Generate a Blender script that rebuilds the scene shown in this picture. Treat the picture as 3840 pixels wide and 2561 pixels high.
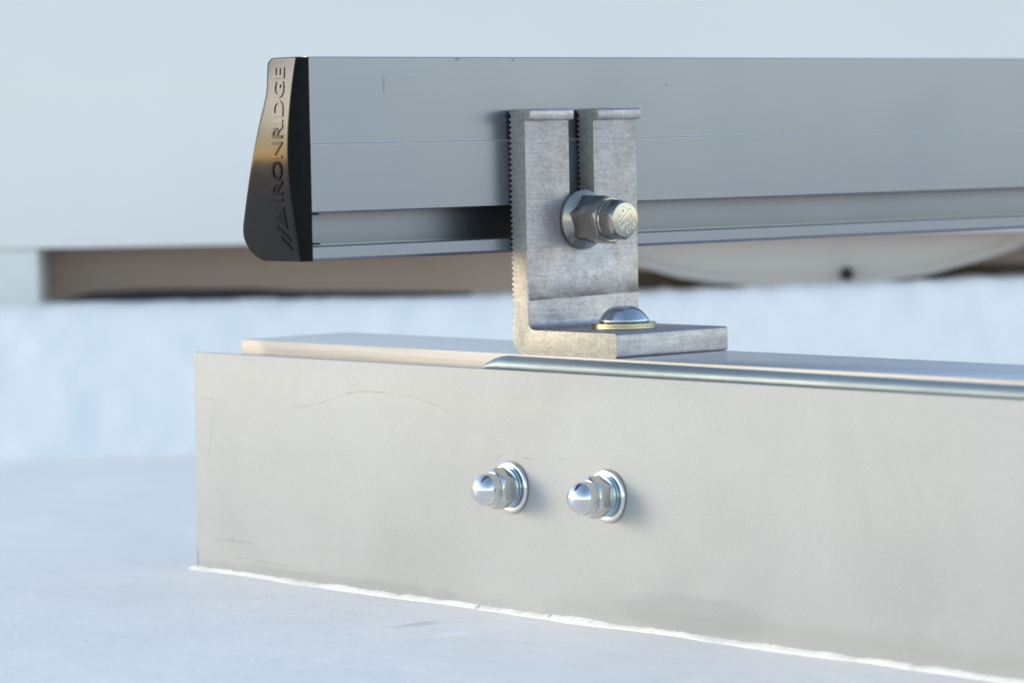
import bpy, bmesh, math, random
from mathutils import Vector, Matrix, noise
random.seed(7)
MM = 0.001
scene = bpy.context.scene
for o in list(bpy.data.objects):
    bpy.data.objects.remove(o)

# ------------------------------------------------------------------ camera
YAW, PITCH, ROLL = math.radians(48.78968), math.radians(-3.36879), math.radians(-1.05327)
EYE = Vector((-0.70989, -0.76253, 0.0671))
cam_d = bpy.data.cameras.new("camera")
cam = bpy.data.objects.new("camera", cam_d)
scene.collection.objects.link(cam)
v = Vector((math.cos(YAW) * math.cos(PITCH), math.sin(YAW) * math.cos(PITCH), math.sin(PITCH)))
rt = v.cross(Vector((0, 0, 1))).normalized()
up = rt.cross(v)
R_ = rt * math.cos(ROLL) + up * math.sin(ROLL)
U_ = up * math.cos(ROLL) - rt * math.sin(ROLL)
rot = Matrix((R_, U_, -v)).transposed()
cam.matrix_world = Matrix.Translation(EYE) @ rot.to_4x4()
cam_d.sensor_width = 36
cam_d.lens = 12897.0 / 3840 * 36
cam_d.clip_start, cam_d.clip_end = 0.01, 200
cam_d.dof.use_dof = True
cam_d.dof.focus_distance = 1.072
cam_d.dof.aperture_fstop = 15.0
cam_d.dof.aperture_blades = 9
scene.camera = cam

# ------------------------------------------------------------------ light
SUN_EL, SUN_AZ = math.radians(14), (-0.68, 0.73)      # low warm sun, off to the left of the frame
sd = Vector((SUN_AZ[0], SUN_AZ[1], 0)).normalized() * math.cos(SUN_EL) + Vector((0, 0, math.sin(SUN_EL)))
world = bpy.data.worlds.new("World")
scene.world = world
world.use_nodes = True
wn = world.node_tree
sky = wn.nodes.new("ShaderNodeTexSky")
sky.sky_type = 'NISHITA'
sky.sun_disc = False
sky.sun_elevation = SUN_EL
sky.sun_rotation = math.atan2(sd.x, sd.y)
sky.air_density, sky.dust_density, sky.ozone_density = 0.95, 0.32, 0.3
bgn = wn.nodes["Background"]
wn.links.new(sky.outputs[0], bgn.inputs[0])
bgn.inputs[1].default_value = 0.15
sl = bpy.data.lights.new("sun", 'SUN')
sl.energy = 0.6
sl.angle = math.radians(19)
sl.color = (1.0, 0.90, 0.78)
sun = bpy.data.objects.new("sun", sl)
scene.collection.objects.link(sun)
sun.rotation_euler = sd.to_track_quat('Z', 'Y').to_euler()
scene.view_settings.view_transform = 'Standard'
scene.view_settings.look = 'None'
scene.view_settings.gamma = 1
scene.view_settings.use_curve_mapping = False
scene.view_settings.exposure = 1.43

# ------------------------------------------------------------------ helpers
COL = scene.collection
def tag(o, label=None, cat=None, group=None, kind=None):
    for k, w in (('label', label), ('category', cat), ('group', group), ('kind', kind)):
        if w: o[k] = w
    return o
def empty(name, loc, label, cat, group=None):
    o = bpy.data.objects.new(name, None)
    o.empty_display_size = 0.01
    o.location = loc
    COL.objects.link(o)
    return tag(o, label, cat, group)
def finish(me, smooth=30):
    if smooth:
        for p in me.polygons: p.use_smooth = True
        me.set_sharp_from_angle(angle=math.radians(smooth))
def mk(name, bm, mats, parent=None, smooth=30, bevel=0, segs=2, bevel_angle=35):
    """link a bmesh given in world metres as ONE mesh object (made relative to its parent)"""
    me = bpy.data.meshes.new(name)
    bmesh.ops.recalc_face_normals(bm, faces=bm.faces)
    bm.to_mesh(me); bm.free()
    o = bpy.data.objects.new(name, me)
    COL.objects.link(o)
    for m in (mats if isinstance(mats, (list, tuple)) else [mats]): me.materials.append(m)
    if bevel:
        md = o.modifiers.new("bevel", 'BEVEL')
        md.width = bevel; md.segments = segs; md.limit_method = 'ANGLE'
        md.angle_limit = math.radians(bevel_angle); md.use_clamp_overlap = True
        bake(o)
    finish(o.data, smooth)
    if parent is not None: adopt(o, parent)
    return o
def adopt(o, parent):
    o.parent = parent
    o.data.transform(Matrix.Translation(-Vector(world_loc(parent))))
def world_loc(o):
    l = Vector(o.location)
    while o.parent: o = o.parent; l += Vector(o.location)
    return l
def bake(o):
    dg = bpy.context.evaluated_depsgraph_get()
    dg.update()
    me = bpy.data.meshes.new_from_object(o.evaluated_get(dg))
    old = o.data
    o.modifiers.clear()
    o.data = me
    bpy.data.meshes.remove(old)
def boolean(o, cutter, op):
    md = o.modifiers.new("b", 'BOOLEAN'); md.operation = op; md.solver = 'EXACT'; md.object = cutter
    bake(o)
    cm = cutter.data
    bpy.data.objects.remove(cutter); bpy.data.meshes.remove(cm)
def box(bm, lo, hi, mi=0):
    r = bmesh.ops.create_cube(bm, size=1)
    for w in r['verts']:
        w.co = Vector([lo[i] + (w.co[i] + .5) * (hi[i] - lo[i]) for i in range(3)])
    for f in {f for w in r['verts'] for f in w.link_faces}: f.material_index = mi
def extrude(bm, pts, to3, a, b, mi=0):
    va = [bm.verts.new(to3(p, a)) for p in pts]
    vb = [bm.verts.new(to3(p, b)) for p in pts]
    n = len(pts)
    for f in [bm.faces.new(va), bm.faces.new(vb[::-1])] + [bm.faces.new((va[i], va[(i + 1) % n], vb[(i + 1) % n], vb[i])) for i in range(n)]:
        f.material_index = mi
def yz(p, x): return Vector((x * MM, p[0] * MM, p[1] * MM))
def arc(cx, cy, r, a0, a1, n=8):
    return [(cx + r * math.cos(math.radians(a0 + (a1 - a0) * i / n)), cy + r * math.sin(math.radians(a0 + (a1 - a0) * i / n))) for i in range(n + 1)]
def lathe(bm, prof, origin, axis, n=64):
    """prof: (radius, height) mm along axis from origin (mm)"""
    ax = Vector(axis).normalized()
    e1 = ax.orthogonal().normalized(); e2 = ax.cross(e1)
    O = Vector(origin) * MM
    rings = []
    for r, h in prof:
        if r < 1e-6: rings.append([bm.verts.new(O + ax * h * MM)])
        else: rings.append([bm.verts.new(O + ax * h * MM + (e1 * math.cos(2 * math.pi * i / n) + e2 * math.sin(2 * math.pi * i / n)) * r * MM) for i in range(n)])
    for A, B in zip(rings, rings[1:]):
        for i in range(n):
            j = (i + 1) % n
            if len(A) == 1 and len(B) == 1: continue
            if len(A) == 1: bm.faces.new((A[0], B[i], B[j]))
            elif len(B) == 1: bm.faces.new((A[i], A[j], B[0]))
            else: bm.faces.new((A[i], A[j], B[j], B[i]))
def text_mesh(body, size, depth, res=4, bold=0.0):
    cu = bpy.data.curves.new("t", 'FONT')
    cu.body = body; cu.size = size; cu.extrude = depth; cu.resolution_u = res; cu.offset = bold
    cu.bevel_depth = depth * 0.35; cu.bevel_resolution = 0
    o = bpy.data.objects.new("t", cu); COL.objects.link(o)
    dg = bpy.context.evaluated_depsgraph_get(); dg.update()
    me = bpy.data.meshes.new_from_object(o.evaluated_get(dg))
    bpy.data.objects.remove(o); bpy.data.curves.remove(cu)
    return me
def stroke(bm, pts, w, to3, h=0.15):
    """flat raised stroke through 2D mm points"""
    for (x0, y0), (x1, y1) in zip(pts, pts[1:]):
        d = Vector((x1 - x0, y1 - y0)).normalized() * w / 2
        n = Vector((-d.y, d.x))
        q = [(x0 - d.x + n.x, y0 - d.y + n.y), (x0 - d.x - n.x, y0 - d.y - n.y), (x1 + d.x - n.x, y1 + d.y - n.y), (x1 + d.x + n.x, y1 + d.y + n.y)]
        extrude(bm, q, to3, 0, h)

# ------------------------------------------------------------------ materials
class NT:
    def __init__(s, name):
        s.m = bpy.data.materials.new(name); s.m.use_nodes = True
        s.t = s.m.node_tree; s.b = s.t.nodes["Principled BSDF"]
        s.tc = s.t.nodes.new("ShaderNodeNewGeometry").outputs['Position']
    def L(s, a, b): s.t.links.new(a, b)
    def noise(s, scale, detail=4, rough=.55, stretch=(1, 1, 1), offset=(0, 0, 0), dist=0):
        mp = s.t.nodes.new("ShaderNodeMapping"); mp.inputs['Scale'].default_value = stretch; mp.inputs['Location'].default_value = offset
        s.L(s.tc, mp.inputs[0])
        n = s.t.nodes.new("ShaderNodeTexNoise"); n.inputs['Scale'].default_value = scale; n.inputs['Detail'].default_value = detail
        n.inputs['Roughness'].default_value = rough; n.inputs['Distortion'].default_value = dist
        s.L(mp.outputs[0], n.inputs['Vector']); return n.outputs['Fac']
    def ramp(s, f, stops, interp='LINEAR'):
        r = s.t.nodes.new("ShaderNodeValToRGB"); r.color_ramp.interpolation = interp
        e = r.color_ramp.elements
        while len(e) < len(stops): e.new(.5)
        for q, (p, c) in zip(e, stops):
            q.position = p; q.color = (c, c, c, 1) if not isinstance(c, tuple) else c + (1,)
        s.L(f, r.inputs[0]); return r.outputs[0]
    def math(s, op, a, b=0.0, c=0.0, clamp=False):
        n = s.t.nodes.new("ShaderNodeMath"); n.operation = op; n.use_clamp = clamp
        for i, x in enumerate((a, b, c)):
            if isinstance(x, (int, float)): n.inputs[i].default_value = x
            else: s.L(x, n.inputs[i])
        return n.outputs[0]
    def mix(s, f, a, b, mode='MIX'):
        n = s.t.nodes.new("ShaderNodeMix"); n.data_type = 'RGBA'; n.blend_type = mode
        for i, x in ((0, f), (6, a), (7, b)):
            if isinstance(x, (int, float)): n.inputs[i].default_value = x
            elif isinstance(x, tuple): n.inputs[i].default_value = x + (1,)
            else: s.L(x, n.inputs[i])
        return n.outputs[2]
    def sep(s):
        n = s.t.nodes.new("ShaderNodeSeparateXYZ"); s.L(s.tc, n.inputs[0]); return n.outputs
    def blob(s, c, rad, edge=.3, nz=None, amp=.3):
        """1 inside an ellipsoid mark at c (m) with radii rad, noise-edged"""
        mp = s.t.nodes.new("ShaderNodeMapping"); mp.vector_type = 'TEXTURE'
        mp.inputs['Location'].default_value = c; mp.inputs['Scale'].default_value = rad
        s.L(s.tc, mp.inputs[0])
        l = s.t.nodes.new("ShaderNodeVectorMath"); l.operation = 'LENGTH'; s.L(mp.outputs[0], l.inputs[0])
        d = l.outputs['Value']
        if nz is not None: d = s.math('ADD', d, s.math('MULTIPLY', s.math('SUBTRACT', nz, .5), amp * 2))
        mr = s.t.nodes.new("ShaderNodeMapRange"); mr.interpolation_type = 'SMOOTHSTEP'
        mr.inputs['From Min'].default_value = 1 + edge / 2; mr.inputs['From Max'].default_value = 1 - edge / 2
        s.L(d, mr.inputs['Value']); return mr.outputs[0]
    def set(s, **k):
        for n, x in k.items():
            i = s.b.inputs[n.replace('_', ' ')]
            if isinstance(x, (int, float)): i.default_value = x
            elif isinstance(x, tuple): i.default_value = x + (1,) if len(x) == 3 else x
            else: s.L(x, i)
    def bump(s, h, strength=.3, dist=.0002):
        b = s.t.nodes.new("ShaderNodeBump"); b.inputs['Strength'].default_value = strength; b.inputs['Distance'].default_value = dist
        s.L(h, b.inputs['Height']); s.L(b.outputs[0], s.b.inputs['Normal'])

Z0_ = -0.0806
def mat_roof():
    n = NT("roof_coating")
    a = n.noise(9, 4); b = n.noise(330, 5, .65, (1, 1, 1)); c = n.noise(55, 4)
    base = n.ramp(n.math('ADD', n.math('MULTIPLY', a, .45), n.math('MULTIPLY', n.noise(46, 5, .6, (1, .6, 1), (0, 0, 0), .6), .55)), [(.34, (.855, .80, .745)), (.64, (.93, .87, .81))])
    hz = n.sep()[2]               # the raised cant strip's brighter light is put into a whiter base colour
    base = n.mix(n.math('GREATER_THAN', hz, -.0775), base, n.ramp(a, [(.3, (.93, .885, .83)), (.7, (.96, .915, .865))]))
    grit = n.ramp(n.noise(520, 2, .6, (1, 1, 1), (4, 2, 0)), [(.262, (.22, .20, .17)), (.285, (1, 1, 1))])
    grit = n.mix(.5, grit, n.ramp(n.noise(1500, 3, .7), [(.3, (.88, .885, .89)), (.6, (1, 1, 1))]), 'MULTIPLY')
    fl = n.blob((-.049, .0226, Z0_), (.0075, .0040, .01), .6, n.noise(160, 4, .6), .7)     # smear of fresh coating
    base = n.mix(n.math('MULTIPLY', fl, .8), base, (.96, .95, .93))
    dk = n.blob((-.0435, .0455, Z0_), (.0090, .0035, .01), .8, n.noise(130, 4, .6), .7)    # scuff beside it
    base = n.mix(n.math('MULTIPLY', dk, .5), base, (.50, .50, .50))
    n.set(Base_Color=n.mix(.75, base, grit, 'MULTIPLY'), Roughness=.62, Specular_IOR_Level=.35)
    h = n.math('ADD', n.math('MULTIPLY', b, .12), n.math('ADD', n.math('MULTIPLY', n.noise(120, 4, .6), .30), n.math('ADD', n.math('MULTIPLY', c, .35), n.math('MULTIPLY', n.noise(20, 2), .7))))
    n.bump(h, .38, .0022)
    return n.m
def mat_sheet():
    n = NT("satin_sheet_metal")
    cl = n.noise(16, 6, .62, (1, 1, 1), (0, 0, 0), .4); fine = n.noise(1500, 2, .6); st = n.noise(60, 3, .5, (1, .3, 3))
    base = n.ramp(cl, [(.3, (.335, .343, .348)), (.7, (.395, .404, .410))])
    base = n.mix(.42, base, n.ramp(fine, [(.3, .7), (.7, 1.0)]), 'MULTIPLY')
    nz = n.noise(120, 4, .6)
    s1 = n.blob((-.009, -.0395, -.0735), (.02, .0325, .0055), .4, nz, .34)
    base = n.mix(n.math('MULTIPLY', s1, .36), base, (.235, .265, .275))
    s2 = n.blob((-.009, .130, -.0785), (.02, .085, .0024), .9, n.noise(90, 4, .6), .8)
    base = n.mix(n.math('MULTIPLY', s2, .5), base, (.24, .255, .25))
    s3 = n.blob((-.009, -.09, -.077), (.02, .10, .004), 1.2, n.noise(40, 4, .6), .7)
    base = n.mix(n.math('MULTIPLY', s3, .3), base, (.27, .262, .25))
    sp = n.ramp(n.noise(260, 1, .3, (1, 1, 1), (3, 1, 2)), [(.125, (.2, .19, .18)), (.145, (1, 1, 1))])
    base = n.mix(1.0, base, sp, 'MULTIPLY')
    s4 = n.blob((-.009, .2079, -.0755), (.02, .0011, .0042), .8, n.noise(500, 3), .8)
    base = n.mix(n.math('MULTIPLY', s4, .8), base, (.16, .18, .18))
    rough = n.ramp(n.math('ADD', n.math('MULTIPLY', cl, .6), n.math('MULTIPLY', st, .4)), [(.3, .42), (.7, .52)])
    n.set(Base_Color=base, Metallic=.06, Specular_IOR_Level=.3, Roughness=n.math('ADD', rough, .1))
    n.bump(fine, .08, .00006)
    return n.m
def mat_scratch():
    n = NT("scratch_grey"); n.set(Base_Color=n.ramp(n.noise(300, 4, .65), [(.36, (.34, .338, .325)), (.60, (.19, .195, .19))]), Metallic=.1, Roughness=.48); return n.m
def mat_plate():
    n = NT("milled_aluminium_plate")
    s = n.noise(700, 5, .68, (1, .02, 1)); b = n.noise(45, 4)
    base = n.ramp(s, [(.34, (.19, .195, .205)), (.5, (.245, .25, .262)), (.66, (.285, .29, .30))])
    base = n.mix(n.math('MULTIPLY', n.blob((0, .183, -.004), (.02, .007, .0035), .8, b, .6), .6), base, (.42, .38, .36))
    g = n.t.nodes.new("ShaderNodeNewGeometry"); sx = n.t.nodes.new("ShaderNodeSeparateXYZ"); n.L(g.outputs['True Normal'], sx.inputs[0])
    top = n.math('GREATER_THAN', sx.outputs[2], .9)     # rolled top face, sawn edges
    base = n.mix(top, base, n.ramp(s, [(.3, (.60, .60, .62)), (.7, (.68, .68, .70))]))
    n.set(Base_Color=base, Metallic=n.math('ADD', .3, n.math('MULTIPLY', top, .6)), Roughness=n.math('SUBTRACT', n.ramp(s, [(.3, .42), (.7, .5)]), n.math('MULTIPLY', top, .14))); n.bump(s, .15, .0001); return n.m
def mat_zinc(name, col, rough=.2, metallic=1.0):
    n = NT(name)
    a = n.noise(180, 3); s = n.noise(160, 3, .5, (1, .1, 1))
    base = n.mix(a, tuple(x * .85 for x in col), col)
    n.set(Base_Color=base, Metallic=metallic, Roughness=n.ramp(s, [(.3, rough * .85), (.7, rough * 1.2)])); n.bump(a, .04, .0001); return n.m
def mat_lfoot():
    n = NT("mottled_mill_aluminium")
    x, y, z = n.sep()
    m1 = n.noise(800, 6, .74, (.8, 1, 1.15)); m2 = n.noise(140, 5, .65); st = n.noise(1500, 3, .6, (.05, .3, 1))
    m = n.math('ADD', n.math('MULTIPLY', m1, .42), n.math('ADD', n.math('MULTIPLY', m2, .33), n.math('MULTIPLY', st, .25)))
    base = n.ramp(m, [(.32, (.26, .225, .235)), (.46, (.40, .355, .362)), (.57, (.50, .45, .458)), (.70, (.65, .60, .605))])
    pits = n.ramp(n.noise(1300, 4, .75), [(.30, (.35, .33, .33)), (.40, (1, 1, 1))])
    base = n.mix(.45, base, pits, 'MULTIPLY')
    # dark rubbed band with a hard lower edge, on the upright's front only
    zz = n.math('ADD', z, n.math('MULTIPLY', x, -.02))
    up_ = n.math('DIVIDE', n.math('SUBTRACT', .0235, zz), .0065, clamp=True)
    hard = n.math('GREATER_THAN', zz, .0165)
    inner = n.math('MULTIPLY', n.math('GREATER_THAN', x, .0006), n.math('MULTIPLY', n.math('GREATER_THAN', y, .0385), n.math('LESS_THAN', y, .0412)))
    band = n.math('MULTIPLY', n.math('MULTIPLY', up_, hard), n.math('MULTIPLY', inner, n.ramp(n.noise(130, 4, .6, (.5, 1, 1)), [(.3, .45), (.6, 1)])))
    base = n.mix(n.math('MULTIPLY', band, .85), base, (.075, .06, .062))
    ring = n.blob((.0234, .0402, .0413), (.0135, .004, .0135), .5, m2, .4)
    base = n.mix(n.math('MULTIPLY', ring, .35), base, (.33, .33, .36))
    # the sawn ends of the extrusion are a brighter, coarser finish than the faces
    g = n.t.nodes.new("ShaderNodeNewGeometry"); sx = n.t.nodes.new("ShaderNodeSeparateXYZ"); n.L(g.outputs['True Normal'], sx.inputs[0])
    sawn = n.math('GREATER_THAN', n.math('ABSOLUTE', sx.outputs[0]), .9)
    sawc = n.ramp(n.math('ADD', n.math('MULTIPLY', m1, .6), n.math('MULTIPLY', n.noise(900, 3, .6, (1, .25, 1), (0, 0, 0), .5), .4)), [(.35, (.25, .24, .205)), (.5, (.36, .345, .305)), (.65, (.45, .43, .385))])
    base = n.mix(sawn, base, sawc)
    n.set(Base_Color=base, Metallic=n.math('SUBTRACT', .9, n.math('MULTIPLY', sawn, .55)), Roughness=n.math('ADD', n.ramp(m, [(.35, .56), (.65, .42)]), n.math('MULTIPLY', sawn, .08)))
    n.bump(m1, .22, .00018); return n.m
def mat_rail():
    n = NT("anodised_rail_aluminium")
    s = n.noise(2600, 2, .55, (.004, 1, 1)); b = n.noise(18, 3)
    base = n.ramp(s, [(.3, (.186, .193, .238)), (.7, (.199, .206, .252))])
    z = n.sep()[2]                # edge highlights painted as lighter bands along the arrises
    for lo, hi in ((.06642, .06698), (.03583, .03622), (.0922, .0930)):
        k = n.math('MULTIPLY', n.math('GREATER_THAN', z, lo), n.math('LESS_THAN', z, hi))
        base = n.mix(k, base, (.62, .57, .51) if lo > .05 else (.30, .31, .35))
    nz = n.noise(900, 3, .6)
    for c, r in (((-.0497, .048, .0842), (.0003, .01, .0024)), ((-.0203, .048, .0918), (.0010, .01, .0005)), ((.0026, .048, .0917), (.0005, .01, .0004)), ((.0689, .048, .0836), (.0004, .01, .0004)), ((-.004, .048, .0535), (.0004, .01, .0003)), ((-.006, .048, .0347), (.0008, .01, .0002))):
        base = n.mix(n.math('MULTIPLY', n.blob(c, r, .6, nz, .8), .5), base, (.06, .055, .055))
    n.set(Base_Color=base, Metallic=.9, Roughness=n.math('ADD', n.ramp(n.math('ADD', n.math('MULTIPLY', s, .5), n.math('MULTIPLY', b, .5)), [(.35, .30), (.65, .36)]), n.math('MULTIPLY', n.math('GREATER_THAN', n.sep()[1], .0500), .05)))
    n.bump(s, .02, .00005); return n.m
def mat_black(name, rough, matte=False):
    n = NT(name)
    f = n.noise(1800, 2); d = n.noise(500, 2)
    n.set(Base_Color=n.ramp(d, [(.25, (.006, .006, .0065)), (.8, (.002, .002, .0025))]), Roughness=rough if matte else n.ramp(n.noise(60, 3), [(.3, rough * .9), (.7, rough * 1.1)]), IOR=1.45, Specular_IOR_Level=.10 if matte else (.13 if rough < .1 else .2))
    n.bump(f, .05, .00005); return n.m
def mat_steel(name, col, r):
    n = NT(name)
    a = n.noise(260, 4, .6); s = n.noise(1400, 2)
    n.set(Base_Color=n.mix(a, tuple(x * .82 for x in col), col), Metallic=1.0, Roughness=n.ramp(a, [(.3, r * .8), (.7, r * 1.25)])); n.bump(s, .08, .00005); return n.m
def mat_paint(name, col, rough=.5):
    n = NT(name)
    a = n.noise(14, 4)
    n.set(Base_Color=n.mix(a, tuple(x * .94 for x in col), col), Roughness=rough); return n.m

ROOF, SHEET, SCR, PLATE = mat_roof(), mat_sheet(), mat_scratch(), mat_plate()
BLUEZINC = mat_zinc("blue_zinc", (.23, .28, .31), .52, .7)
BLUEWASH = mat_zinc("blue_zinc_washer", (.42, .55, .62), .2)
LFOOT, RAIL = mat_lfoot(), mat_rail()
BLACK, GLOSS, MATTE = mat_black('black_satin_plastic', .2), mat_black('black_polished_plastic', .06), mat_black('black_textured_plastic', .6, True)
STEEL = mat_steel("stainless_bolt", (.40, .365, .325), .25)
CHROME = mat_steel("polished_cap_nut", (.80, .795, .79), .085)
NUTHEX = mat_steel("stainless_hex", (.70, .685, .66), .2)
WASH = mat_steel("polished_washer", (.82, .79, .76), .16)
DOME = mat_steel("brushed_bolt_head", (.62, .635, .67), .26)
YELLOW = mat_zinc("yellow_zinc", (.53, .495, .38), .28)
SEAL = mat_paint("white_sealant", (.83, .805, .76), .45)
WHITE = mat_paint("white_painted_metal", (.79, .75, .715), .45)
BASE_BROWN = mat_paint("brown_recess", (.50, .385, .335), .6)  # even brown for the recessed base
KNOB_AND_SHADE = mat_paint("black_knob_and_shade", (.02, .018, .017), .7)  # for the dark screw knob, and for gap shade put in as colour

# ------------------------------------------------------------------ setting: roof
v2 = Vector((0.65882, 0.75230, 0)); r2 = Vector((0.75230, -0.65882, 0))
E0 = Vector((EYE.x, EYE.y, 0))
def rd(r, d, z): return E0 + r2 * r + v2 * d + Vector((0, 0, z))
def frange(a, b, s):
    n = max(1, round((b - a) / s)); return [a + (b - a) * i / n for i in range(n)]
Z0 = -0.0806
ds = frange(-5, .0, .5) + frange(0, .8, .05) + frange(.8, 1.58, .012) + frange(1.58, 1.78, .005) + frange(1.78, 2.3, .08) + [2.3, 3, 4.5, 6]
rs = frange(-5, -.6, .4) + frange(-.6, -.32, .05) + frange(-.32, .32, .006) + frange(.32, .6, .05) + frange(.6, 5, .4) + [5]
def smooth(t): t = max(0, min(1, t)); return t * t * (3 - 2 * t)
def roof_z(r, d):
    crest = -.0130 + .004 * max(0, (r - .05) / .21)
    c0 = 1.605 + .03 * r
    t = (d - c0) / (1.722 - c0)
    z = Z0 + (crest - Z0) * (t if 0 < t < 1 else (0 if t <= 0 else 1))
    # rounded foot and crest
    if abs(t) < .08: z += (crest - Z0) * .02 * (1 - abs(t) / .08) ** 2
    if abs(t - 1) < .12: z -= (crest - Z0) * .03 * (1 - abs(t - 1) / .12) ** 2
    p = Vector((r * 16, d * 16, 0))
    a = noise.noise(p) * .0006 if d > .9 else 0
    if t > 0.02: a += noise.noise(Vector((r * 34, z * 30, 3.1))) * .0007 * smooth(t * 6) * (1 - .6 * smooth((t - .8) * 4)) + noise.noise(Vector((r * 95, z * 60, 1.7))) * .0009 + noise.noise(Vector((r * 210, z * 110, .7))) * .0008
    return z + a
bm = bmesh.new()
gv = [[bm.verts.new(rd(r, d, roof_z(r, d))) for r in rs] for d in ds]
for i in range(len(ds) - 1):
    for j in range(len(rs) - 1):
        bm.faces.new((gv[i][j], gv[i][j + 1], gv[i + 1][j + 1], gv[i + 1][j]))
roof = mk("roof", bm, ROOF, smooth=180); tag(roof, kind='structure')
if roof.data.polygons[0].normal.z < 0: roof.data.flip_normals()

# ------------------------------------------------------------------ background housing (soft focus)
DB = 1.765
hs = empty("equipment_housing", rd(0, DB + .2, -.013), "large white metal equipment housing out of focus behind the rail", "equipment housing")
bm = bmesh.new()
prof = [(DB, .0155), (DB, .099), (DB + .006, .118), (DB + .02, .150), (DB + .05, .20), (DB + .12, .28), (DB + .5, .30), (DB + .5, .0155)]
extrude(bm, prof, lambda p, r: rd(r, p[0], p[1]), -.95, .95)
mk("panel", bm, WHITE, hs, smooth=40)
bm = bmesh.new()
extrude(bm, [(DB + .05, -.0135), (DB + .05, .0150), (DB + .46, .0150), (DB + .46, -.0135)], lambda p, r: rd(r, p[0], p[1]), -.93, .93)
mk("recessed_base", bm, BASE_BROWN, hs)
bm = bmesh.new()
extrude(bm, [(-.60, -.013), (-.243, -.013), (-.243, .0152), (-.60, .0152)], lambda p, d: rd(p[0], d, p[1]), DB + .002, DB + .045)
mk("support_block", bm, WHITE, hs, bevel=.001)
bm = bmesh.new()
extrude(bm, [(-.236, -.0135), (-.020, -.0130), (-.060, -.0120), (-.112, -.0108), (-.135, -.0090), (-.195, -.0084), (-.222, -.0098)], lambda p, d: rd(p[0], d, p[1]), DB + .012, DB + .045)  # shadowed gap under the base, built as a thin black solid
mk("gap_shade", bm, KNOB_AND_SHADE, hs, bevel=.001)

PAN = mat_paint("shaded_white_pan", (.60, .54, .51), .5)  # white pan in shade: the shade's warm grey is put into its colour
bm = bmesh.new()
extrude(bm, [(.035, -.0135), (.62, -.0135), (.62, -.0015), (.035, -.0040)], lambda p, d: rd(p[0], d, p[1]), DB + .0492, DB + .0499)  # dark strip added to stand for the shade at the base's foot
mk("base_shade_strip", bm, mat_paint("brown_base_shade", (.10, .068, .05), .7), hs)
dr = empty("curved_pan", rd(.166, DB + .02, -.012), "curved white pan with a round bottom edge under the housing", "drip pan")
ap = [(.035, .0145), (.048, .0085), (.065, .0008), (.0863, -.0059), (.105, -.0092), (.125, -.0110), (.162, -.0118), (.190, -.0104), (.218, -.0066), (.2403, -.0008), (.263, .0058), (.285, .0145)]
bm = bmesh.new()
extrude(bm, ap, lambda p, d: rd(p[0], d, p[1]), DB + .022, DB + .048)
mk("pan_body", bm, PAN, dr, smooth=40)
bm = bmesh.new()
low = ap[1:-1]
rim = low + [(x, z + .0028) for x, z in reversed(low)]
extrude(bm, rim, lambda p, d: rd(p[0], d, p[1]), DB + .017, DB + .0218)
mk("rim", bm, PAN, dr, smooth=40)
bm = bmesh.new()
P = rd(.174, DB + .017, -.0058) / MM
lathe(bm, [(0, 0), (3.6, 0), (3.6, 1.5), (2.2, 3.2), (0, 3.6)], P, -v2, 24)
mk("screw_knob", bm, KNOB_AND_SHADE, dr)

# ------------------------------------------------------------------ mounting curb
cb = empty("mounting_curb", (0.02, 0, Z0), "pale satin sheet metal mounting curb sealed to the white roof", "mounting curb")
SX = -8.0
bm = bmesh.new()
# front sheet outline in (y,z) with a rounded top-left corner and a slightly leaning cut end
out = [(-360, -80.3), (-360, -4.6), ] + [(205.6 + 1.4 * math.sin(math.radians(a)), -6.0 + 1.4 * math.cos(math.radians(a))) for a in range(0, 91, 15)] + [(207.9, -80.3)]
extrude(bm, out, yz, SX - 0.0, SX + 1.6)
nfr = len(bm.faces)
def scratch(pts, w):
    for k, ((y0, z0), (y1, z1)) in enumerate(zip(pts, pts[1:])):
        d = Vector((y1 - y0, z1 - z0)).normalized(); n = Vector((-d.y, d.x)) * w / 2
        a = .25 if k == 0 else 1; b = .25 if k == len(pts) - 2 else 1
        q = [bm.verts.new(Vector(((SX - .03) * MM, (y0 + s * n.x * a) * MM, (z0 + s * n.y * a) * MM))) for s in (1, -1)] + \
            [bm.verts.new(Vector(((SX - .03) * MM, (y1 + s * n.x * b) * MM, (z1 + s * n.y * b) * MM))) for s in (-1, 1)]
        f = bm.faces.new(q); f.material_index = 1
def crv(fn, n=12): return [fn(i / n) for i in range(n + 1)]
from_px = []
def ray_sheet(u, w):           # a photo position as a place on the sheet's face (mark positions only, in mm)
    d = v + R_ * ((u - 1920) / 12897.0) - U_ * ((w - 1280.5) / 12897.0)
    k = (SX * MM - EYE.x) / d.x
    P = EYE + d * k
    return (P.y / MM, P.z / MM)
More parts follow.
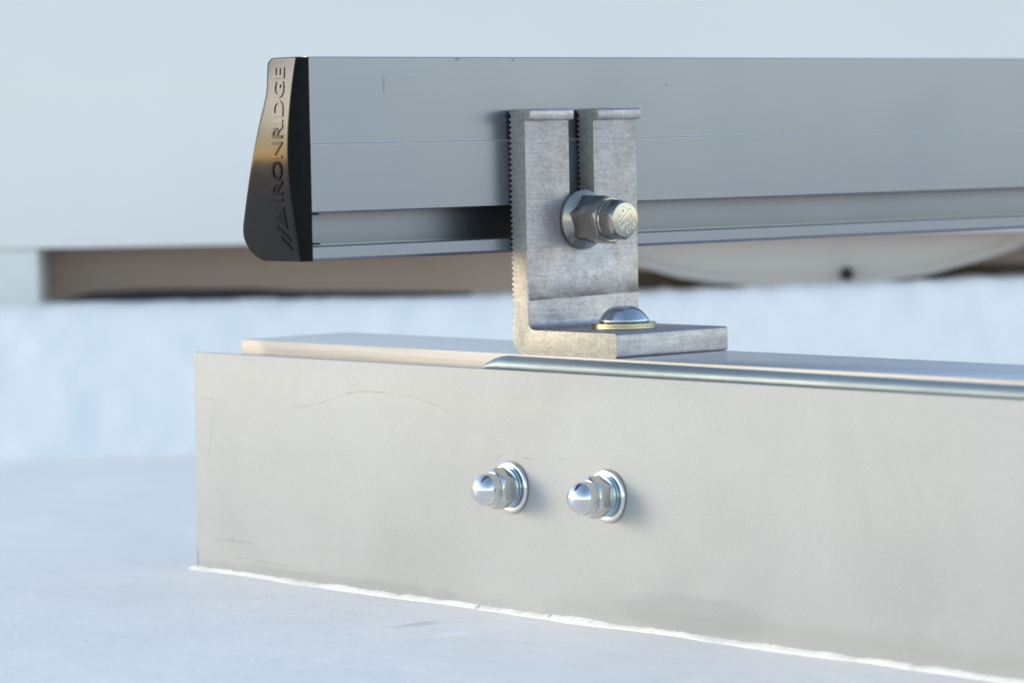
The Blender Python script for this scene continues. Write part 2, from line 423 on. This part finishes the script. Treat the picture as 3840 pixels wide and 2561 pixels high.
marks = [
    ([(1272, 1388), (1290, 1408), (1308, 1432), (1322, 1446), (1340, 1444), (1348, 1432), (1352, 1428)], .16),
    ([(1360, 1406), (1364, 1410)], .35),
    ([(1075, 1532), (1150, 1521), (1200, 1512), (1250, 1495), (1300, 1477), (1340, 1468), (1400, 1468), (1470, 1475), (1540, 1488), (1640, 1520), (1750, 1590)], .30),
    ([(738, 1499), (775, 1494), (815, 1498), (858, 1507)], .30),
    ([(808, 1505), (803, 1560), (792, 1620), (785, 1690), (782, 1720)], .28),
    ([(875, 1700), (920, 1702)], .35), ([(825, 1860), (850, 1858)], .5),
    ([(1590, 1550), (1620, 1555)], .55),
    ([(800, 2023), (850, 2022), (890, 2029), (935, 2033), (945, 2035)], .45),
    ([(900, 2031), (915, 2034)], .8),
    ([(790, 2090), (870, 2092), (920, 2094), (1000, 2108), (1090, 2124), (1160, 2136)], .3),
    ([(832, 2103), (850, 2101), (880, 2096)], .5),
    ([(1120, 2062), (1135, 2066)], .5),
    ([(1860, 1730), (1870, 1712), (1890, 1702)], .2), ([(1960, 1715), (2000, 1722), (2020, 1726)], .9),
    ([(2090, 1720), (2160, 1730)], .9),
    ([(1335, 2134), (1341, 2138)], .6), ([(1802, 2200), (1805, 2204)], .6),
    ([(1590, 2086), (1592, 2088)], .3), ([(1495, 2152), (1497, 2154)], .35),
]
for pts, w in marks:
    q = [ray_sheet(*p) for p in pts]
    scratch(q, w)
me = mk("front_sheet", bm, [SHEET, SCR], cb, smooth=35, bevel=.0004, segs=3, bevel_angle=60)
# rolled zinc lip behind the sheet, its left end rounded off
bm = bmesh.new()
lip_rows = []
ys = [56.3, 55.9, 55.3, 54.6, 53.6, 52.2, 50.5, 48.5, 46] + frange(44, -360, 10) + [-360]
def lip_top(y):
    if y > 46: t = (56.3 - y) / (56.3 - 46); return -4.7 + 4.15 * math.sqrt(1 - (1 - t) ** 2)
    return -.7 - 1.3 * smooth((46 - y) / 220)
for y in ys:
    zt = lip_top(y); h = max(.05, zt + 5.2)
    row = []
    for k in range(15):
        a = math.radians(-30 + 120 * k / 14)
        row.append((-2.2 - 3.6 * math.cos(a) if h > 4 else -2.2 - 3.6 * math.cos(a), zt - h * .98 * (1 - (math.sin(a) + .5) / 1.5)))
    lip_rows.append([(-2.4, -14)] + [(-5.4, -14)] + row + [(-1.2, zt)])
rows = [[bm.verts.new(Vector((x * MM, y * MM, z * MM))) for x, z in row] for y, row in zip(ys, lip_rows)]
for A, B in zip(rows, rows[1:]):
    for i in range(len(A)):
        j = (i + 1) % len(A); bm.faces.new((A[i], A[j], B[j], B[i]))
bm.faces.new(rows[0]); bm.faces.new(rows[-1][::-1])
mk("rolled_lip", bm, BLUEZINC, cb, smooth=40)
bm = bmesh.new()
box(bm, (-.0008, -.36, -.012), (.0466, .1891, 0))
mk("top_plate", bm, PLATE, cb, bevel=.0004)
bm = bmesh.new()
box(bm, (.0005, -.36, Z0 - .001), (.0455, .186, -.0125))
box(bm, (.0490, -.36, Z0 - .001), (.0506, .2075, -.0046))
mk("inner_frame", bm, SHEET, cb)

# sealant bead along the foot of the sheet
bm = bmesh.new()
sec = []
yy = 214.0
while yy > -360:
    end = smooth((214.5 - yy) / 4)
    n1 = lambda f, k: noise.noise(Vector((yy * f, k, 1.3 * k)))
    hh = max(.2, (1.35 + .55 * n1(.045, 0) + .45 * n1(.16, 5) + .22 * n1(.55, 3) + .12 * n1(1.6, 8)) * end)
    ww = max(.4, (2.6 + 1.2 * n1(.05, 7) + .7 * n1(.17, 2) + .25 * n1(.7, 4)) * (1 if yy < 208 else .6))
    if abs(yy - 56.5) < .6: hh *= .3
    if abs(yy - 23) < .6: hh *= .5
    x0 = SX + (.25 if yy < 208 else 1.0)
    sec.append([(x0 - ww * (k / 7), Z0 / MM + (-.3 if k == 7 else hh * (1 - k / 7) ** (.75 + .3 * n1(.12, 11)) + .10 * noise.noise(Vector((yy * .35, k * .6, 4)))), yy) for k in range(8)])
    yy -= .55
rows = [[bm.verts.new(Vector((x * MM, y * MM, z * MM))) for x, z, y in s] for s in sec]
for A, B in zip(rows, rows[1:]):
    for i in range(7): bm.faces.new((A[i], A[i + 1], B[i + 1], B[i]))
tag(mk("sealant_bead", bm, SEAL, smooth=60), "ragged bright white bead of sealant along the foot of the sheet metal curb", "sealant bead")

# ------------------------------------------------------------------ rail
YL = 47.7
rl = empty("mounting_rail", (-.0785, .0577, .0316), "grey aluminium rail with black end cap bolted to the upright bracket", "mounting rail")
def rail_far(z):
    pts = [(31.6, 63), (33.5, 69), (36, 72), (42, 72.6), (50, 69.0), (58, 65.8), (70, 61.6), (82, 58.7), (92.6, 58.4)]
    for (a, ya), (b, yb) in zip(pts, pts[1:]):
        if z <= b: return ya + (yb - ya) * (z - a) / (b - a)
    return pts[-1][1]
near = [(YL + .9, 31.6), (YL, 32.5), (YL, 35.85), (YL + .4, 36.21), (YL + 1.6, 36.21), (YL + 1.6, 34.6), (YL + 15, 34.8), (YL + 15, 48), (YL + 1.6, 48), (YL + 1.6, 46.36), (YL + .1, 46.36), (YL, 46.46), (YL, 66.45), (YL + .45, 66.95), (YL + .45, 92.2), (YL + .95, 92.6)]
far = [(rail_far(z), z) for z in (92.6, 88, 82, 76, 70, 64, 58, 54, 50, 46, 42, 38, 36, 34, 31.6)]
bm = bmesh.new()
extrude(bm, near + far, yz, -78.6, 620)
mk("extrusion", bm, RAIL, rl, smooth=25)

def interp(pts, z):
    if z <= pts[0][0]: return pts[0][1]
    for (a, ya), (b, yb) in zip(pts, pts[1:]):
        if z <= b:
            t = (z - a) / (b - a); return ya + (yb - ya) * (t)
    return pts[-1][1]
def smooth_tab(pts):           # Catmull-Rom table
    tab = []
    for i in range(len(pts) - 1):
        p0 = pts[max(0, i - 1)]; p1 = pts[i]; p2 = pts[i + 1]; p3 = pts[min(len(pts) - 1, i + 2)]
        for k in range(8):
            t = k / 8
            h = lambda a, b, c, d: .5 * (2 * b + (c - a) * t + (2 * a - 5 * b + 4 * c - d) * t * t + (3 * b - a - 3 * c + d) * t ** 3)
            tab.append((h(p0[0], p1[0], p2[0], p3[0]), h(p0[1], p1[1], p2[1], p3[1])))
    return tab + [pts[-1]]
NEARX = smooth_tab([(31.7, -82.9), (39, -84.2), (46.3, -85.4), (54, -86.5), (62, -87.1), (70, -86.8), (78, -85.9), (86, -84.6), (92.5, -83.2)])
FARY = smooth_tab([(31.7, 65.3), (32.2, 68.0), (33.2, 70.6), (35.0, 73.0), (38.1, 74.9), (41.3, 74.7), (45.8, 72.7), (53.4, 69.2), (62.7, 65.5), (72.9, 62.5), (79.5, 60.7), (83, 60.3), (87, 60.9), (90.3, 61.5), (91.5, 61.2), (92.5, 59.6)])
CY = YL + .1
def cap_x(y, z):
    s = (y - CY) / 27.0
    return interp(NEARX, z) + .5 * s * s - .2 * s
cap_zs = [31.7, 32.2, 33, 34.2, 35.5, 37, 39] + frange(41, 88, 1.5) + [88, 89.3, 90.3, 91.0, 91.7, 92.2, 92.5]
bm = bmesh.new()
NC = 12
F = []; B = []
for z in cap_zs:
    yf = interp(FARY, z)
    F.append([bm.verts.new(Vector((cap_x(CY + (yf - CY) * j / NC, z) * MM, (CY + (yf - CY) * j / NC) * MM, z * MM))) for j in range(NC + 1)])
    B.append([bm.verts.new(Vector((-78.4 * MM, (CY + (yf - CY) * j / NC) * MM, z * MM))) for j in range(NC + 1)])
m_ = len(cap_zs)
for i in range(m_ - 1):
    for j in range(NC):
        bm.faces.new((F[i][j], F[i][j + 1], F[i + 1][j + 1], F[i + 1][j]))
        bm.faces.new((B[i][j], B[i + 1][j], B[i + 1][j + 1], B[i][j + 1]))
    bm.faces.new((F[i][0], F[i + 1][0], B[i + 1][0], B[i][0]))
    bm.faces.new((F[i][NC], B[i][NC], B[i + 1][NC], F[i + 1][NC]))
for j in range(NC):
    bm.faces.new((F[0][j], B[0][j], B[0][j + 1], F[0][j + 1]))
    bm.faces.new((F[-1][j], F[-1][j + 1], B[-1][j + 1], B[-1][j]))
# little clip tabs reaching into the rail slot
box(bm, (-.0785, (YL - .25) * MM, .0455), (-.0760, (YL + 1.2) * MM, .04605))
box(bm, (-.0785, (YL - .25) * MM, .0366), (-.0757, (YL + 1.2) * MM, .03715))
for f in bm.faces:
    c_ = f.calc_center_median()
    if c_.y < (CY + .02) * MM and c_.x > -.0885: f.material_index = 1
cap = mk("end_cap", bm, [BLACK, MATTE], rl, smooth=35, bevel=.0005, segs=3, bevel_angle=50)
# raised lettering, reading upward, following the bulge of the cap
tm = text_mesh("IRONRIDGE", 1.0, 0.0, 5, .012)
bm = bmesh.new(); bm.from_mesh(tm)
xs = [w.co.x for w in bm.verts]; ysx = [w.co.y for w in bm.verts]
x0, x1, y0, y1 = min(xs), max(xs), min(ysx), max(ysx)
LZ0, LZ1 = 49.7, 89.5
bmesh.ops.triangulate(bm, faces=bm.faces)
for _ in range(2):
    bmesh.ops.subdivide_edges(bm, edges=[e for e in bm.edges if e.calc_length() > .25], cuts=1)
    bmesh.ops.triangulate(bm, faces=bm.faces)
H = .28
r = bmesh.ops.extrude_face_region(bm, geom=bm.faces[:])
raised = {w for w in r['geom'] if isinstance(w, bmesh.types.BMVert)}
for w in bm.verts:
    z = LZ0 + (w.co.x - x0) / (x1 - x0) * (LZ1 - LZ0)
    y = 50.5 + 1.6 * ((z - 68) / 19) ** 2 + (w.co.y - y0) / (y1 - y0) * 4.9
    x = cap_x(y, z) - (H if w in raised else -.05)
    w.co = Vector((x * MM, y * MM, z * MM))
def capface(p, h): return Vector(((cap_x(p[0], p[1]) - h * 1.6 + .04) * MM, p[0] * MM, p[1] * MM))
# the slanted peak mark under the letters
extrude(bm, [(52.2, 48.0), (56.9, 44.7), (51.8, 41.4)], capface, 0, .17)
stroke(bm, [(56.6, 41.9), (51.6, 38.4)], .95, capface, .17)
stroke(bm, [(55.5, 38.8), (51.5, 35.6)], .75, capface, .17)
lt = mk("lettering", bm, GLOSS, None, smooth=30)
lt.parent = cap
lt.data.transform(Matrix.Translation(-Vector(world_loc(cap))))

# ------------------------------------------------------------------ slotted L bracket
WL = 47.45
teeth = []
z = 9.2; pitch = 1.66
while z < 73.5:
    teeth += [(46.5, z), (47.45, z + .5), (47.68, z + .68), (47.68, z + .98), (47.45, z + 1.16)]
    z += pitch
prof = [(0.9, 0)] + arc(42.4, 5.2, 5.2, -90, 0, 8)[0:] + [(47.6, 8.4)] + teeth + [(46.5, z)] + arc(46.4, 74.9, 1.25, 10, 90, 5) + \
    arc(38.6, 75.3, .9, 90, 180, 4) + [(37.7, 73.4)] + [(38.0, 72.85), (40.2, 72.6)] + arc(37.3, 10.4, 2.9, 0, -90, 8) + arc(.9, 6.6, .9, 90, 180, 4) + arc(.9, .9, .9, 180, 270, 4)[0:-1]
bm = bmesh.new()
extrude(bm, prof, yz, 0, WL)
lb = mk("slotted_bracket", bm, LFOOT, None, smooth=0)
bm = bmesh.new()
slot = arc(23.62, 41.3, 5.27, 180, 360, 16) + [(28.89, 90), (18.35, 90)]
extrude(bm, slot, lambda p, y: Vector((p[0] * MM, y * MM, p[1] * MM)), 30, 60)
boolean(lb, mk("cutter", bm, LFOOT, None, smooth=0), 'DIFFERENCE')
md = lb.modifiers.new("bevel", 'BEVEL'); md.width = .00022; md.segments = 2; md.limit_method = 'ANGLE'; md.angle_limit = math.radians(60); md.use_clamp_overlap = True
bake(lb); finish(lb.data, 35)
lb.location = (0, 0, 0)
tag(lb, "L-shaped aluminium bracket with a slotted toothed upright, mottled grey", "bracket")

# ------------------------------------------------------------------ flange nut and bolt through the upright
def hexprism(bm, R, h0, h1, origin, axis, e1, a0):
    ax = Vector(axis).normalized(); e1 = Vector(e1).normalized(); e2 = ax.cross(e1)
    O = Vector(origin)
    pts = [(math.cos(math.radians(a0 + 60 * k)) * R, math.sin(math.radians(a0 + 60 * k)) * R) for k in range(6)]
    extrude(bm, pts, lambda p, h: (O + e1 * p[0] + e2 * p[1] + ax * h) * MM, h0, h1)
def hex_solid(name, R, h0, h1, origin, axis, e1, a0, cone, mat, parent):
    bm = bmesh.new(); hexprism(bm, R, h0, h1, origin, axis, e1, a0)
    o = mk(name, bm, mat, None, smooth=0)
    bm = bmesh.new(); lathe(bm, cone, origin, axis, 72)
    boolean(o, mk("cutter", bm, mat, None, smooth=0), 'INTERSECT')
    md = o.modifiers.new("bevel", 'BEVEL'); md.width = .00016; md.segments = 2; md.limit_method = 'ANGLE'; md.angle_limit = math.radians(40); md.use_clamp_overlap = True
    bake(o)
    finish(o.data, 28)
    adopt(o, parent)
    return o
BC = (23.5, 40.2, 41.3)
AX = (0, -1, 0)                       # towards the viewer's side
E1 = (-1, 0, 0)                       # hex angle measured from the left, turning up
fb = empty("flange_bolt", (.0235, .0402, .0413), "stainless hex bolt and flange nut clamping the bracket upright to the rail", "bolt")
bm = bmesh.new()
lathe(bm, [(0, -3), (4.6, -3), (4.6, .05), (9.0, .05), (9.35, .35), (9.35, 1.15), (9.0, 1.5), (8.2, 1.9), (7.2, 2.9), (6.5, 3.4), (0, 3.4)], BC, AX, 96)
mk("flange", bm, STEEL, fb, smooth=35)
hex_solid("hex_nut", 7.85, 2.2, 13.6, BC, AX, E1, -15, [(0, 2), (8.4, 2), (8.4, 12.4), (6.1, 14.2), (0, 14.2)], STEEL, fb)
hd = hex_solid("bolt_head", 6.45, 13.9, 20.0, BC, AX, E1, -18, [(0, 13.8), (6.9, 13.8), (6.9, 18.5), (5.0, 20.4), (0, 20.4)], STEEL, fb)
bm = bmesh.new()
lathe(bm, [(0, 13.2), (6.25, 13.2), (6.35, 13.9), (6.1, 14.35), (0, 14.35)], BC, AX, 64)
mk("washer_face", bm, STEEL, fb, smooth=35)
# stamped characters on the end of the bolt
bm = bmesh.new()
def endface(p, h): return Vector(((BC[0] + p[0]) * MM, (BC[1] - 19.97 - h * .8) * MM, (BC[2] + p[1]) * MM))
def put_text(body, cx, cy, width, height, ang):
    me = text_mesh(body, 1, .0, 3)
    b2 = bmesh.new(); b2.from_mesh(me)
    X = [w.co.x for w in b2.verts]; Y = [w.co.y for w in b2.verts]
    ax_, bx_, ay_, by_ = min(X), max(X), min(Y), max(Y)
    rr = bmesh.ops.extrude_face_region(b2, geom=b2.faces[:])
    top = {w for w in rr['geom'] if isinstance(w, bmesh.types.BMVert)}
    ca, sa = math.cos(math.radians(ang)), math.sin(math.radians(ang))
    for w in b2.verts:
        px = ((w.co.x - ax_) / (bx_ - ax_) - .5) * width; py = ((w.co.y - ay_) / (by_ - ay_) - .5) * height
        w.co = endface((cx + px * ca - py * sa, cy + px * sa + py * ca), .22 if w in top else 0)
    m2 = bpy.data.meshes.new("tmp"); b2.to_mesh(m2); b2.free(); bm.from_mesh(m2); bpy.data.meshes.remove(m2); bpy.data.meshes.remove(me)
put_text("FMA16A", .85, -.75, 7.0, 1.55, 38)
put_text("ETL4", 2.0, -2.5, 4.3, 1.5, 38)
stroke(bm, [(-2.9, -1.4), (-2.2, -.6), (2.2, 3.4), (-.6, 4.1)], .34, endface, .2)
stroke(bm, [(-2.9, -.1), (-2.6, 1.2), (-.9, 2.9), (-1.1, 2.1)], .34, endface, .2)
lt2 = mk("lettering", bm, WASH, None, smooth=0)  # lighter metal than the head paints in the highlights of the character edges
lt2.parent = hd
lt2.data.transform(Matrix.Translation(-world_loc(hd)))

# ------------------------------------------------------------------ round-headed bolt on the foot
RC = (22.5, 20.5, 7.5)
rb = empty("round_head_bolt", Vector(RC) * MM, "domed bolt head on a yellowish washer, seated on the bracket's foot", "bolt")
bm = bmesh.new()
lathe(bm, [(0, -.0), (9.8, .02), (10.1, .25), (10.1, .95), (9.9, 1.02), (9.9, 1.08), (10.1, 1.15), (10.1, 1.7), (9.85, 1.95), (0, 1.95)], RC, (0, 0, 1), 96)
mk("washer", bm, YELLOW, rb, smooth=30)
bm = bmesh.new()
dome = [(7.95 * math.sin(t), 2.75 + 4.3 * math.cos(t)) for t in [math.radians(a) for a in range(0, 91, 5)]]
dome = [(0, 7.0), (1.5, 7.0), (2.6, 6.88), (3.8, 6.55), (5.0, 5.95), (6.1, 5.05), (7.0, 4.0), (7.6, 3.15), (7.85, 2.75), (7.9, 2.45), (7.75, 2.1), (7.4, 1.9), (0, 1.9)]
lathe(bm, dome, RC, (0, 0, 1), 96)
mk("domed_head", bm, DOME, rb, smooth=50)

# ------------------------------------------------------------------ cap nuts on the sheet
def cap_nut(cy, cz, label, a0):
    O = (SX, cy, cz); A = (-1, 0, 0); e = (0, -1, 0)
    t = empty("cap_nut", Vector(O) * MM, label, "cap nut", "polished cap nuts on the front sheet")
    bm = bmesh.new()
    lathe(bm, [(0, .02), (7.7, .02), (8.05, .3), (8.1, .8), (7.8, 1.25), (7.3, 1.45), (6.6, 1.3), (0, 1.2)], O, A, 80)
    mk("flat_washer", bm, WASH, t, smooth=60)
    bm = bmesh.new()
    lathe(bm, [(0, 1.2), (6.0, 1.2), (6.35, 1.45), (6.35, 1.95), (6.05, 2.12), (6.05, 2.2), (6.35, 2.38), (6.35, 2.9), (6.0, 3.1), (0, 3.1)], O, A, 80)
    mk("lock_washer", bm, BLUEWASH, t, smooth=40)
    hex_solid("hex_body", 6.45, 3.0, 8.2, O, A, e, a0, [(0, 2.9), (5.9, 2.9), (6.6, 3.4), (6.6, 7.2), (5.2, 8.25), (0, 8.25)], NUTHEX, t)
    bm = bmesh.new()
    lathe(bm, [(0, 7.8), (5.05, 7.8), (5.15, 8.3), (5.15, 10.0)] + [(5.15 * math.cos(math.radians(a)), 10.0 + 5.1 * math.sin(math.radians(a))) for a in range(6, 88, 5)] + [(0, 15.11)], O, A, 64)
    mk("dome", bm, CHROME, t, smooth=60)
    return t
cap_nut(40.3, -41.0, "polished domed cap nut on the sheet, nearer the sheet's free end", 30)
cap_nut(-3.9, -40.8, "polished domed cap nut on the sheet, farther from the sheet's free end", 34)
